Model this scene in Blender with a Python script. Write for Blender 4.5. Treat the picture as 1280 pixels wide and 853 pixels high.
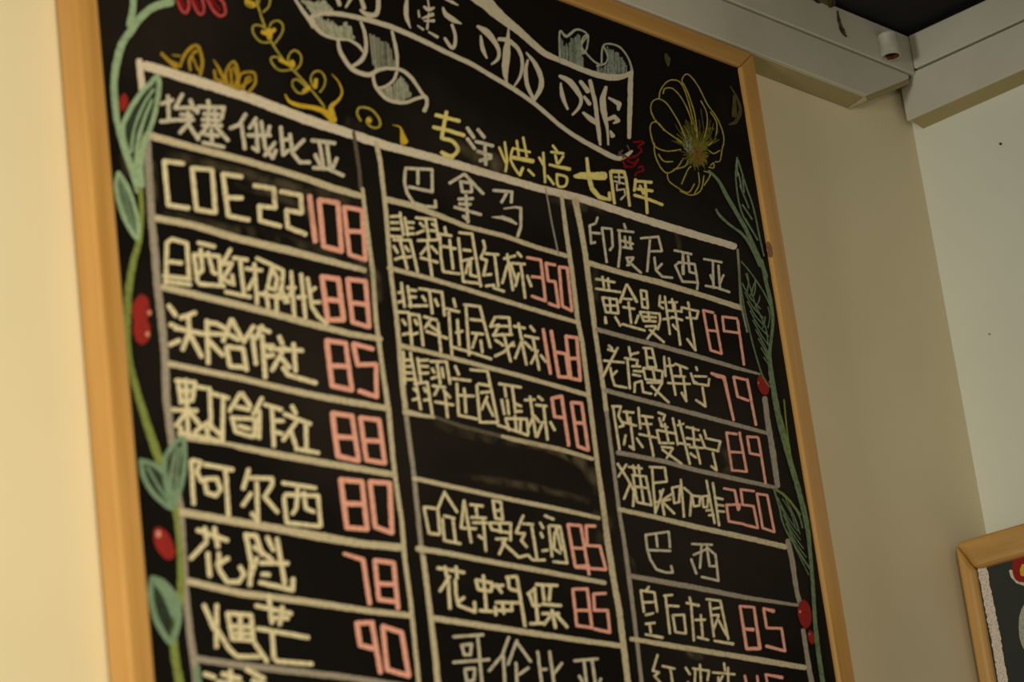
import bpy, bmesh, math, random
from mathutils import Vector, Matrix
random.seed(7)
SC = bpy.context.scene
C = SC.collection
for o in list(bpy.data.objects): bpy.data.objects.remove(o)

# ---------------------------------------------------------------- camera
F = 3900.0                                   # focal length in pixels of a 1280 px wide frame
AX = Vector((0.6758571, -0.1731407, -0.7164073)); AY = Vector((-0.7270906, -0.3157434, -0.6096272)); AZ = Vector((-0.1206496, 0.9329139, -0.3392865))   # world axes seen from the camera (x right, y up, z back)
CAM = Vector((0.0, 0.0, 1.5))
cam_d = bpy.data.cameras.new('camera'); cam = bpy.data.objects.new('camera', cam_d); C.objects.link(cam)
cam.matrix_world = Matrix.Translation(CAM) @ Matrix((AX, AY, AZ)).to_4x4()
cam_d.sensor_width = 36.0; cam_d.lens = F/1280*36.0; cam_d.clip_start = 0.05
cam_d.dof.use_dof = True; cam_d.dof.focus_distance = 3.78; cam_d.dof.aperture_fstop = 5.8
SC.camera = cam

# ---------------------------------------------------------------- light and exposure
SC.view_settings.view_transform = 'Standard'; SC.view_settings.look = 'None'
SC.view_settings.exposure = -0.14; SC.view_settings.gamma = 1.0
w = bpy.data.worlds.new('room_light'); SC.world = w; w.use_nodes = True
w.node_tree.nodes['Background'].inputs['Color'].default_value = (1.0, 0.98, 0.93, 1)
w.node_tree.nodes['Background'].inputs['Strength'].default_value = 0.36
def area(name, loc, target, size, power, col):
    l = bpy.data.lights.new(name, 'AREA'); l.shape = 'DISK'; l.size = size; l.energy = power; l.color = col
    o = bpy.data.objects.new(name, l); C.objects.link(o); o.location = loc
    o.rotation_euler = (Vector(target)-Vector(loc)).to_track_quat('-Z', 'Y').to_euler()
    return o
def spot(name, loc, target, power, col, angle, radius):
    l = bpy.data.lights.new(name, 'SPOT'); l.energy = power; l.color = col; l.spot_size = math.radians(angle); l.spot_blend = 1.0; l.shadow_soft_size = radius
    o = bpy.data.objects.new(name, l); C.objects.link(o); o.location = loc
    o.rotation_euler = (Vector(target)-Vector(loc)).to_track_quat('-Z', 'Y').to_euler()
spot('warm_wall_lamp', (0.75, -0.1, 2.35), (1.30, 2.0, 2.36), 200.0, (0.98, 0.86, 0.59), 84, 0.12)
spot('right_wall_fill', (-1.0, 1.25, 2.0), (3.2, 1.55, 2.62), 190.0, (1.0, 1.0, 0.90), 36, 0.25)  # fill spot added to brighten the right wall, not from a real door

# ---------------------------------------------------------------- helpers
def ray(px, py):
    v = Vector(((px-640)/F, -(py-426.5)/F, -1.0))
    return Vector((AX.dot(v), AY.dot(v), AZ.dot(v)))
def onY(px, py, y):
    d = ray(px, py); return CAM + d*((y-CAM.y)/d.y)
def onX(px, py, x):
    d = ray(px, py); return CAM + d*((x-CAM.x)/d.x)
def srgb(r, g, b):
    f = lambda c: ((c/255+0.055)/1.055)**2.4 if c > 10 else c/255/12.92
    return (f(r), f(g), f(b), 1)
def mat(name, rough=0.8):
    m = bpy.data.materials.new(name); m.use_nodes = True
    b = m.node_tree.nodes['Principled BSDF']; b.inputs['Roughness'].default_value = rough; b.inputs['Specular IOR Level'].default_value = 0.5 if rough < 0.8 else 0.08
    return m, m.node_tree.nodes, m.node_tree.links, b
def noise_mat(name, c1, c2, scale, rough=0.85, lo=0.35, hi=0.65, detail=4, stretch=(1, 1, 1), bump=0.0, bscale=None, rot=(0, 0, 0)):
    m, n, l, b = mat(name, rough)
    tc = n.new('ShaderNodeTexCoord'); mp = n.new('ShaderNodeMapping'); mp.inputs['Scale'].default_value = stretch
    mp.inputs['Rotation'].default_value = rot
    nz = n.new('ShaderNodeTexNoise'); nz.inputs['Scale'].default_value = scale; nz.inputs['Detail'].default_value = detail
    cr = n.new('ShaderNodeValToRGB'); e = cr.color_ramp.elements
    e[0].position = lo; e[0].color = c1; e[1].position = hi; e[1].color = c2
    l.new(tc.outputs['Object'], mp.inputs['Vector']); l.new(mp.outputs['Vector'], nz.inputs['Vector'])
    l.new(nz.outputs['Fac'], cr.inputs['Fac']); l.new(cr.outputs['Color'], b.inputs['Base Color'])
    if bump:
        n2 = n.new('ShaderNodeTexNoise'); n2.inputs['Scale'].default_value = bscale or scale*3
        bp = n.new('ShaderNodeBump'); bp.inputs['Strength'].default_value = bump; bp.inputs['Distance'].default_value = 0.002
        l.new(mp.outputs['Vector'], n2.inputs['Vector']); l.new(n2.outputs['Fac'], bp.inputs['Height']); l.new(bp.outputs['Normal'], b.inputs['Normal'])
    return m
def link(name, me, m=None, parent=None):
    o = bpy.data.objects.new(name, me); C.objects.link(o)
    if m: me.materials.append(m)
    if parent: o.parent = parent
    return o
def from_bm(name, bm, m=None, parent=None, bevel=0):
    me = bpy.data.meshes.new(name); bm.normal_update(); bm.to_mesh(me); bm.free()
    o = link(name, me, m, parent)
    if bevel:
        b = o.modifiers.new('bevel', 'BEVEL'); b.width = bevel; b.segments = 3; b.limit_method = 'ANGLE'
        for p in me.polygons: p.use_smooth = False
    return o
def prism(name, poly, vec, m, parent=None, bevel=0):
    """closed prism: polygon of world points, extruded along vec"""
    bm = bmesh.new(); vec = Vector(vec)
    a = [bm.verts.new(Vector(p)) for p in poly]; b = [bm.verts.new(Vector(p)+vec) for p in poly]
    bm.faces.new(a); bm.faces.new(b[::-1]); n = len(a)
    for i in range(n): bm.faces.new((a[i], b[i], b[(i+1) % n], a[(i+1) % n]))
    bmesh.ops.recalc_face_normals(bm, faces=bm.faces)
    return from_bm(name, bm, m, parent, bevel)
def box(name, x0, x1, y0, y1, z0, z1, m, parent=None, bevel=0):
    return prism(name, [(x0, y0, z0), (x1, y0, z0), (x1, y0, z1), (x0, y0, z1)], (0, y1-y0, 0), m, parent, bevel)
def thing(name, label, cat, loc, group=None):
    o = bpy.data.objects.new(name, None); C.objects.link(o); o.location = loc
    o['label'] = label; o['category'] = cat
    if group: o['group'] = group
    return o
def keep(o, parent):       # parent a mesh made in world coordinates
    bpy.context.view_layer.update()
    o.parent = parent; o.matrix_parent_inverse = parent.matrix_world.inverted()

# ---------------------------------------------------------------- chalk ribbons
LAYER = [0]
def smooth(pts, k=5):
    if len(pts) < 3: return pts
    out = []
    P = [pts[0]]+pts+[pts[-1]]
    for i in range(1, len(P)-2):
        p0, p1, p2, p3 = P[i-1:i+3]
        for j in range(k):
            t = j/k
            out.append(tuple(0.5*(2*p1[a]+(p2[a]-p0[a])*t+(2*p0[a]-5*p1[a]+4*p2[a]-p3[a])*t*t+(3*p1[a]-p0[a]-3*p2[a]+p3[a])*t**3) for a in range(3)))
    out.append(pts[-1]); return out
def parse(s, ox, oy, wd, sc):
    res = []
    for part in s.split(';'):
        part = part.strip(); cur = False
        if not part: continue
        if part[0] == '~': cur = True; part = part[1:]
        pts = []
        for q in part.split():
            v = [float(t) for t in q.split(',')]
            pts.append((ox+v[0]/sc, oy+v[1]/sc, (v[2] if len(v) > 2 else wd)/sc))
        if cur: pts = smooth(pts)
        res.append([(p[0], p[1], p[2]*(1.03 if p[0] < 430 else 0.92)) for p in pts])
    return res
def ribbon(bm, pts, onp, jit=0.10):
    # split at sharp corners, resample, offset
    runs = [[pts[0]]]
    for i in range(1, len(pts)):
        runs[-1].append(pts[i])
        if i < len(pts)-1:
            a = Vector((pts[i][0]-pts[i-1][0], pts[i][1]-pts[i-1][1])); b = Vector((pts[i+1][0]-pts[i][0], pts[i+1][1]-pts[i][1]))
            if a.length > 1e-6 and b.length > 1e-6 and a.angle(b) > 0.6: runs.append([pts[i]])
    for run in runs:
        LAYER[0] += 1; off = LAYER[0]*1.2e-6
        rs = [run[0]]
        for a, b in zip(run, run[1:]):
            d = math.hypot(b[0]-a[0], b[1]-a[1]); n = max(1, int(d/3.0))
            for j in range(1, n+1): rs.append(tuple(a[k]+(b[k]-a[k])*j/n for k in range(3)))
        L, R = [], []
        for i, p in enumerate(rs):
            q0 = rs[max(0, i-1)]; q1 = rs[min(len(rs)-1, i+1)]
            t = Vector((q1[0]-q0[0], q1[1]-q0[1]))
            if t.length < 1e-9: t = Vector((1, 0))
            t.normalize(); nn = Vector((-t.y, t.x))
            h = p[2]/2
            L.append((p[0]+nn.x*h*(1+random.uniform(-jit, jit)), p[1]+nn.y*h*(1+random.uniform(-jit, jit))))
            R.append((p[0]-nn.x*h*(1+random.uniform(-jit, jit)), p[1]-nn.y*h*(1+random.uniform(-jit, jit))))
        def cap(p, q):
            t = Vector((p[0]-q[0], p[1]-q[1])); t = t.normalized() if t.length > 1e-9 else Vector((1, 0)); nn = Vector((-t.y, t.x)); h = p[2]/2
            return [(p[0]+math.cos(a)*nn.x*h+math.sin(a)*t.x*h*.8, p[1]+math.cos(a)*nn.y*h+math.sin(a)*t.y*h*.8) for a in (0.6, 1.2, 1.94, 2.54)]
        lv = [bm.verts.new(onp(x, y, off)) for x, y in L]; rv = [bm.verts.new(onp(x, y, off)) for x, y in R]
        for i in range(len(L)-1): bm.faces.new((lv[i], lv[i+1], rv[i+1], rv[i]))
        e = cap(rs[-1], rs[-2] if len(rs) > 1 else rs[-1]); ev = [bm.verts.new(onp(x, y, off)) for x, y in e]
        s_ = cap(rs[0], rs[1] if len(rs) > 1 else rs[0]); sv = [bm.verts.new(onp(x, y, off)) for x, y in s_]
        try:
            bm.faces.new([rv[-1]]+[lv[-1]]+ev[::1])
        except ValueError: pass
        try:
            bm.faces.new([lv[0]]+[rv[0]]+sv)
        except ValueError: pass
def blob(bm, cx, cy, rx, ry, ang, onp, n=18, jit=0.05):
    LAYER[0] += 1; off = LAYER[0]*1.2e-6; vs = []
    for i in range(n):
        a = 2*math.pi*i/n; x = math.cos(a)*rx*(1+random.uniform(-jit, jit)); y = math.sin(a)*ry*(1+random.uniform(-jit, jit))
        vs.append(bm.verts.new(onp(cx+x*math.cos(ang)-y*math.sin(ang), cy+x*math.sin(ang)+y*math.cos(ang), off)))
    bm.faces.new(vs)
def polyfill(bm, pts, onp):
    LAYER[0] += 1; off = LAYER[0]*1.2e-6
    bm.faces.new([bm.verts.new(onp(x, y, off)) for x, y in pts])

# ---------------------------------------------------------------- materials
CREAM = srgb(232, 218, 176)
m_wall = noise_mat('cream_wall_paint', srgb(222, 208, 172), srgb(228, 215, 180), 3, 0.7, bump=0.05, bscale=60)
m_white = noise_mat('grey_white_paint', srgb(218, 217, 198), srgb(226, 224, 206), 3, 0.7, bump=0.05, bscale=50)
m_crown = noise_mat('off_white_crown_paint', srgb(184, 178, 160), srgb(198, 192, 174), 6, 0.6)
m_cove = noise_mat('olive_cream_cove_paint', srgb(148, 136, 92), srgb(164, 150, 104), 8, 0.7)
m_dark = noise_mat('black_ceiling_paint', srgb(40, 38, 38), srgb(50, 47, 46), 4, 0.9)
m_groove = noise_mat('dark_joint', srgb(60, 54, 42), srgb(74, 66, 52), 10, 0.9)
m_floor = noise_mat('brown_floor', srgb(120, 96, 70), srgb(140, 112, 84), 2, 0.6)
m_woodh = noise_mat('honey_pine_wood_lengthwise', srgb(180, 133, 68), srgb(198, 150, 84), 14, 0.45, stretch=(0.25, 3, 6), bump=0.05)
m_woodv = noise_mat('honey_pine_wood_upright', srgb(180, 133, 68), srgb(198, 150, 84), 14, 0.3, stretch=(6, 3, 0.25), bump=0.05)
m_wood2h = noise_mat('ochre_pine_wood_lengthwise', srgb(176, 132, 66), srgb(200, 152, 82), 14, 0.45, stretch=(3, 0.3, 6), bump=0.05)
m_wood2v = noise_mat('ochre_pine_wood_upright', srgb(176, 132, 66), srgb(200, 152, 82), 14, 0.45, stretch=(3, 6, 0.25), bump=0.05)
m_black = noise_mat('blackboard_slate', srgb(18, 15, 12), srgb(44, 38, 32), 2.2, 0.85, lo=0.45, hi=0.75, detail=8, stretch=(1, 1, 1.6))
m_black2 = noise_mat('green_black_slate', srgb(28, 32, 26), srgb(34, 38, 31), 4, 0.7)
def chalk(name, c, dark=0.55, scale=260, hi=0.52):
    dark = dark+(1-dark)*0.35
    d = tuple(x*dark for x in c[:3])+(1,)
    return noise_mat(name, d, c, scale, 0.95, lo=0.38, hi=hi, detail=3)
CH = {
 'cream': chalk('cream_chalk', srgb(226, 212, 172)),
 'white': chalk('white_chalk', srgb(206, 196, 172)),
 'title': chalk('white_chalk_marker', srgb(198, 188, 166), 0.85),
 'line': chalk('pale_ruled_chalk', srgb(202, 188, 156), 0.62),
 'topline': chalk('white_ruled_chalk', srgb(216, 202, 180), 0.78),
 'greyline': chalk('grey_ruled_chalk', srgb(160, 150, 134), 0.6),
 'dim': chalk('faint_grey_chalk', srgb(96, 88, 72), 0.5),
 'pink': chalk('pink_chalk', srgb(238, 170, 150), 0.72),
 'yellow': chalk('yellow_chalk', srgb(224, 208, 128), 0.75),
 'gold': chalk('gold_chalk', srgb(172, 140, 44), 0.6),
 'goldhi': chalk('bright_gold_chalk', srgb(206, 170, 50), 0.7),
 'olive': chalk('olive_yellow_chalk', srgb(172, 156, 66), 0.55),
 'dimolive': chalk('faint_olive_chalk', srgb(84, 78, 44), 0.5),
 'green': chalk('leaf_green_chalk', srgb(128, 140, 72), 0.6),
 'mint': chalk('mint_green_chalk', srgb(152, 176, 140), 0.65),
 'teal': chalk('grey_green_chalk', srgb(122, 148, 120), 0.65),
 'moss': chalk('moss_green_chalk', srgb(112, 131, 96), 0.5),
 'leafill': chalk('dark_leaf_green_chalk', srgb(62, 76, 58), 0.5),
 'hatch': chalk('grey_green_hatching_chalk', srgb(170, 170, 148), 0.6),
 'hatch2': chalk('dark_grey_green_hatching_chalk', srgb(136, 142, 130), 0.5),
 'red': chalk('dark_red_chalk', srgb(146, 42, 36), 0.75),
 'darkred': chalk('deep_red_chalk', srgb(120, 22, 28), 0.6),
 'rose': chalk('rose_chalk', srgb(190, 74, 74), 0.6),
 'blush2': chalk('speckled_pinkish_white_paint', srgb(218, 202, 186), 0.5, 420),
 'blush': chalk('pale_pink_chalk', srgb(210, 140, 120), 0.7),
}

# ---------------------------------------------------------------- the room
WY = 2.0; XC = 3.2003; ZC = 3.186
def structure(o): o['kind'] = 'structure'; return o
structure(box('wall_back', -1.2, XC+0.1, WY, WY+0.1, 0, ZC, m_wall))
structure(box('wall_right', XC, XC+0.1, -1.6, WY, 0, ZC, m_white))
structure(box('floor', -1.2, XC+0.1, -1.6, WY+0.1, -0.06, 0, m_floor))
structure(box('ceiling', -1.2, XC+0.1, -1.6, WY+0.1, ZC, ZC+0.06, m_dark))
# crown: upper and lower board with an open joint between them
YL = 1.966; XR = 3.1722
zb, zg, zt = 3.0628, 3.1190, 3.1765
cut = onY(1137, 98, YL)
low = [(-1.2, YL, zb), (3.0538, YL, zb), (cut.x, YL, cut.z), (cut.x, YL, zg), (-1.2, YL, zg)]
t1 = structure(prism('trim_1', low, (0, WY-YL-0.001, 0), m_crown, bevel=0.0015))
structure(box('trim_2', -1.2, XR, YL-0.002, WY-0.001, zg+0.0022, zt, m_crown, bevel=0.002))
j = structure(box('trim_3', -1.2, XR-0.004, YL+0.004, WY-0.001, zg-0.001, zg+0.0035, m_groove))
structure(box('trim_4', XR, XC-0.001, -1.6, WY-0.010, 3.0660, 3.1270, m_crown, bevel=0.0015))
structure(box('trim_5', XR-0.002, XC-0.001, -1.6, WY-0.036, 3.1292, 3.1765, m_crown, bevel=0.002))
structure(box('trim_6', XR+0.004, XC-0.001, -1.6, WY-0.03, 3.1255, 3.1305, m_groove))
# olive cove strips beneath the crown boards, against the walls
structure(prism('trim_7', [(-1.2, YL+0.006, zb), (-1.2, WY-0.0005, zb), (-1.2, WY-0.0005, zb-0.004)], (3.0538+1.2, 0, 0), m_cove))
structure(prism('trim_8', [(XR+0.002, -1.6, 3.0662), (XC-0.0005, -1.6, 3.0662), (XC-0.0005, -1.6, 3.060)], (0, 1.6+1.985, 0), m_cove))
c2 = Vector((cut.x, YL+0.003, cut.z)); c1 = Vector((3.0538, YL+0.003, zb))
n_ = Vector((c2.z-c1.z, 0, -(c2.x-c1.x))).normalized()*0.006
structure(prism('trim_9', [c1, c2, c2+n_, c1+n_], (0, WY-YL-0.004, 0), m_cove))
# dark crack and stain on the upper crown board
m_stain = noise_mat('brown_water_stain', srgb(58, 46, 30), srgb(110, 96, 72), 120, 0.9)
SY = YL-0.0026
bm = bmesh.new()
sp = lambda x, y, off: onY(x, y, SY-off)
for p in parse('~1047,14,3 1049,26,4 1053,38,6 1058,46,2; 1018,-6,14 1030,-1,14 1040,4,12', 0, 0, 4, 1): ribbon(bm, p, sp, 0.3)
st = structure(from_bm('stain', bm, m_stain, t1))
# cut pipe stub in the corner beneath the ceiling
m_pipe = noise_mat('grey_white_pipe', srgb(170, 168, 150), srgb(196, 192, 174), 60, 0.5)
m_rust = noise_mat('rusty_brown_inside', srgb(70, 42, 26), srgb(104, 62, 38), 90, 0.9)
pp = onY(1114, 71, 1.9545)
pipe = thing('pipe_stub', 'short off-white cut pipe with rusty brown mouth in the ceiling corner', 'pipe', (pp.x, pp.y, pp.z))
def tube(name, r0, r1, z0, z1, m, seg=28):
    bm = bmesh.new(); rs = []
    for r, z in ((r0, z1), (r0, z0), (r1, z0), (r1, z1)):
        rs.append([bm.verts.new((math.cos(2*math.pi*k/seg)*r, math.sin(2*math.pi*k/seg)*r, z)) for k in range(seg)])
    for a, b in zip(rs, rs[1:]+rs[:1]):
        for k in range(seg): bm.faces.new((a[k], a[(k+1) % seg], b[(k+1) % seg], b[k]))
    bmesh.ops.recalc_face_normals(bm, faces=bm.faces)
    return from_bm(name, bm, m, pipe)
tube('pipe_wall', 0.0125, 0.0110, 0, 0.030, m_pipe)
bm = bmesh.new(); seg = 28
v0 = [bm.verts.new((math.cos(2*math.pi*k/seg)*0.0109, math.sin(2*math.pi*k/seg)*0.0109, 0.0005)) for k in range(seg)]
v1 = [bm.verts.new((math.cos(2*math.pi*k/seg)*0.0085, math.sin(2*math.pi*k/seg)*0.0085, 0.009)) for k in range(seg)]
for k in range(seg): bm.faces.new((v0[k], v0[(k+1) % seg], v1[(k+1) % seg], v1[k]))
bm.faces.new(v1)
o = from_bm('rusty_mouth', bm, m_rust, pipe); o['label'] = 'rust-brown mouth of the pipe'
# two small nails / marks on the right wall
for (px, py, r, lab) in ((1251, 180, 0.0016, 'tiny dark nail high on the grey-white right wall'), (1237, 418, 0.0012, 'tiny brown nail lower on the grey-white right wall')):
    p = onX(px, py, XC-0.001); bm = bmesh.new()
    bmesh.ops.create_cone(bm, cap_ends=True, segments=10, radius1=r, radius2=r*0.8, depth=0.004, matrix=Matrix.Translation(p) @ Matrix.Rotation(math.pi/2, 4, 'Y'))
    bmesh.ops.bevel(bm, geom=bm.edges[:], offset=0.0003, affect='EDGES')
    o = from_bm('nail', bm, m_groove if px > 1240 else m_cove); o['label'] = lab; o['category'] = 'nail'

# ---------------------------------------------------------------- the menu chalkboard
DF = 1.968; PY = 1.9735
xo0, xi0, xi1, xo1 = 1.7537, 1.7819, 2.7960, 2.8262
zo1, zi1 = 3.0620, 3.0366
zi0, zo0 = 1.7400, 1.7120
bd = thing('menu_chalkboard', 'large pine-framed chalkboard menu with chalk prices, flowers and ribbon banner', 'chalkboard', (2.29, WY-0.002, 1.712))
def rail(poly, m, lab=None):
    o = prism('frame_rail', poly, (0, WY-0.002-DF, 0), m, None, bevel=0.0032); keep(o, bd)
    if lab: o['label'] = lab
rail([(xo0, DF, zo0), (xi0, DF, zi0), (xi0, DF, zi1), (xo0, DF, zo1)], m_woodv)
rail([(xi1, DF, zi0), (xo1, DF, zo0), (xo1, DF, zo1), (xi1, DF, zi1)], m_woodv)
rail([(xo0, DF, zo1), (xi0, DF, zi1), (xi1, DF, zi1), (xo1, DF, zo1)], m_woodh)
rail([(xo0, DF, zo0), (xo1, DF, zo0), (xi1, DF, zi0), (xi0, DF, zi0)], m_woodh)
panel = box('slate_panel', xi0-0.004, xi1+0.004, PY, WY-0.004, zi0-0.004, zi1+0.004, m_black); keep(panel, bd)
bpy.context.view_layer.update()
PINV = panel.matrix_world.inverted()
def onP(x, y, off): 
    p = onY(x, y, PY-0.0002-off); p.x = min(max(p.x, xi0+0.0005), xi1-0.0005); p.z = min(p.z, zi1-0.0005); return p
def mark(name, bm, m, label=None):
    o = from_bm(name, bm, m)
    keep(o, panel)
    if label: o['label'] = label
    return o
def strokes(name, col, wd, s, label=None, org=(0, 0), sc=1, jit=0.1):
    bm = bmesh.new()
    for p in parse(s, org[0], org[1], wd, sc): ribbon(bm, p, onP, jit)
    return mark(name, bm, CH[col], label)

# small knot on the right rail
bm = bmesh.new(); kp = onY(962, 312, DF)
bmesh.ops.create_uvsphere(bm, u_segments=16, v_segments=8, radius=1, matrix=Matrix.Translation((kp.x, DF+0.0002, kp.z)) @ Matrix.Diagonal((0.006, 0.0008, 0.010, 1)))
m_knot = noise_mat('dark_wood_knot', srgb(120, 78, 34), srgb(160, 110, 54), 300, 0.5)
o = from_bm('wood_knot', bm, m_knot); keep(o, bd); o['label'] = 'dark knot in the right frame rail'

# ---------------------------------------------------------------- the small painted board on the right wall
P0 = Vector((3.107, 1.9905, 2.4895)); th = math.radians(8.0)
UX = Vector((math.sin(th), -math.cos(th), 0)); UN = Vector((-math.cos(th), -math.sin(th), 0))   # along the board, out of the board
def SBp(u, v, w=0): return P0 + UX*u + Vector((0, 0, v)) + UN*w
sb = thing('small_chalkboard', 'small ochre-framed painted chalkboard in the wall corner, right of the menu board', 'chalkboard', SBp(0.22, -0.6, -0.03))
W_, H_, b1, b2 = 0.46, 0.60, 0.021, 0.040
def rail2(poly, m):
    o = prism('frame_rail', [SBp(*p) for p in poly], -UN*0.03, m, None, bevel=0.008); keep(o, sb)
rail2([(0, 0), (b1, -b2), (W_-b1, -b2), (W_, 0)], m_wood2h)
rail2([(0, -H_), (b1, -H_+b2), (b1, -b2), (0, 0)], m_wood2v)
rail2([(W_, -H_), (W_-b1, -H_+b2), (W_-b1, -b2), (W_, 0)], m_wood2v)
rail2([(0, -H_), (b1, -H_+b2), (W_-b1, -H_+b2), (W_, -H_)], m_wood2h)
sp_ = prism('painted_panel', [SBp(b1-.003, -b2+.003, -0.008), (SBp(W_-b1+.003, -b2+.003, -0.008)), SBp(W_-b1+.003, -H_+b2-.003, -0.008), SBp(b1-.003, -H_+b2-.003, -0.008)], -UN*0.006, m_black2); keep(sp_, sb)
def onS(px, py, off):
    d = ray(px, py); q = SBp(0, 0, -0.0078)+UN*off
    return CAM + d*((q-CAM).dot(UN)/d.dot(UN))
def smark(name, col, s, label, wd=5):
    bm = bmesh.new()
    for p in parse(s, 0, 0, wd, 1): ribbon(bm, p, onS, 0.12)
    o = from_bm(name, bm, CH[col]); keep(o, sp_); o['label'] = label
smark('chalk_border', 'blush2', '1227,707,13 1234,744,13 1245,800,13 1253,848,13 1264,900,13 1278,975,13', 'speckled pinkish white border strip')
smark('painted_petal', 'white', '1263,714,4 1267,720,9 1273,727,7 1280,731,4', 'white petal under the red berry')
bm = bmesh.new(); blob(bm, 1278, 710, 13, 19, 0.1, onS); blob(bm, 1300, 720, 12, 18, 0.1, onS)
o = from_bm('painted_berry', bm, CH['red']); keep(o, sp_); o['label'] = 'red painted berry'
bm = bmesh.new(); blob(bm, 1279, 713, 4, 8, 0.1, onS)
o = from_bm('berry_highlight', bm, CH['goldhi']); keep(o, sp_); o['label'] = 'yellow highlight on the berry'
bm = bmesh.new(); blob(bm, 1290, 785, 17, 36, 0.0, onS)
o = from_bm('painted_cup', bm, CH['hatch']); keep(o, sp_); o['label'] = 'pale grey painted oval'

# ---------------------------------------------------------------- ruled chalk lines (pixel rows x,y,width on the board)
RL = [
 ('topline', 'thick white ruled line above the table', '182,82,11 248,102,12 312,122,12 376,147,12 482,182,11.5 540,197,11 582,209,10.5 630,223,10 672,235,10 726,248,10 780,266,10 820,279,10 860,291,10 918,308,9'),
 ('topline', None, '174,76,8 176,94,8 178,112,8'),
 ('greyline', None, '183,168,8 184,180,9 187,230,9 190,280,9 194,320,9 196,350,9 202,400,9 206,442,9 208,500,9 214,545,9 220,600,7 226,638,8 229,690,8 232,740,8 237,790,8 243,830,9 246,860,9'),
 ('line', None, '189,170,9 240,184,8 300,199,8 376,221,8 416,235,8 450,245,8'),
 ('line', None, '196,273,8 240,281,8 300,299,9 360,313,9 410,326,8 456,338,7'),
 ('line', None, '204,359,8 280,377,8 340,392,8 396,407,8 440,418,8 476,424,7'),
 ('line', None, '212,455,7 300,473,7 350,485,7 400,496,8 486,511,8'),
 ('line', None, '228,547,6 288,556,5 300,559,7 350,569,8 400,578,8 494,594,8'),
 ('line', None, '225,640,9 280,650,9 340,660,9 400,671,10 450,680,10 504,685,10'),
 ('line', None, '236,727,8 300,742,8 350,748,8 400,755,8 460,764,8 513,770,8'),
 ('greyline', None, '246,824,8 300,832,8 380,841,8 440,848,8 518,860,8'),
 ('dim', None, '442,165,5 449,212,5 451,236,5'),
 ('line', None, '453,236,5 458,280,6 466,340,6 470,400,6 478,460,6 486,516,7 491,570,6 496,612,6 502,650,6 506,700,6 513,750,6 517,790,6 521,830,6 524,862,6'),
 ('line', None, '470,178,6 475,200,6 482,260,6 489,346,6 496,400,6 503,480,7 507,512,7'),
 ('greyline', None, '507,512,6 509,530,6 515,575,6 517,590,6 524,660,6 528,695,6'),
 ('line', None, '529,697,7 534,735,7 538,769,7 543,810,8 548,862,8'),
 ('line', None, '702,246,5 708,292,6 715,340,6 722,400,6 728,430,6 738,510,6 748,590,6 753,625,7 760,680,8 767,725,8 774,763,8 780,812,8 786,862,8'),
 ('line', None, '719,250,9 726,285,7 732,320,7 741,390,7 744,416,6 755,490,6 758,515,6'),
 ('greyline', None, '758,515,5 766,576,5 769,600,5 774,640,5 780,676,5 786,720,6 794,783,5 803,862,5'),
 ('line', None, '482,249,8 515,257,8 550,270,7 582,283,6 630,295,6 670,309,6 708,320,6'),
 ('line', None, '486,335,6 540,349,6 570,358,6 650,382,6 690,394,6 721,403,5'),
 ('line', None, '499,432,7 530,439,6 566,448,6 650,470,6 700,484,6 734,494,6'),
 ('line', None, '506,515,8 530,520,5 545,522,4'),
 ('line', None, '625,545,4 640,549,6 700,562,6 741,574,5'),
 ('dim', None, '545,522,4 580,534,5 625,545,5'),
 ('line', None, '517,598,6 580,612,6 640,625,6 700,637,6 749,648,5'),
 ('line', None, '522,686,8 560,692,7 600,700,7 660,711,7 756,729,6'),
 ('line', None, '540,773,8 600,782,8 660,791,8 720,800,7 778,808,7'),
 ('line', None, '736,329,7 780,342,7 820,352,8 880,370,7 926,385,7'),
 ('greyline', None, '746,412,6 790,424,6 830,434,6 880,448,6 920,460,5 950,468,3'),
 ('greyline', None, '756,488,6 790,497,6 836,509,6 900,526,6 960,542,5'),
 ('greyline', None, '772,566,6 830,577,6 870,588,6 920,599,6 970,610,5'),
 ('line', None, '774,637,6 820,647,6 870,659,7 930,672,7 982,684,7'),
 ('greyline', None, '787,720,6 830,728,7 870,735,7 930,747,6 997,757,4'),
 ('line', None, '789,799,6 830,806,7 860,811,7 910,819,7 952,826,8 1006,835,7'),
 ('greyline', None, '956,498,7 960,530,7 966,565,8 972,608,7'),
 ('greyline', None, '985,676,7 990,700,7 996,740,6 1000,755,6'),
 ('greyline', None, '1004,788,6 1008,815,6 1012,840,7 1017,865,7'),
 ('greyline', None, '922,312,3 924,340,3 926,380,3 934,415,2.5'),
 ('greyline', 'faint stray vertical chalk line', '682,235,2 690,280,2 698,318,2'),
]
for col, lab, s in RL: strokes('ruled_line', col, 6, s, lab, jit=0.09)

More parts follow.
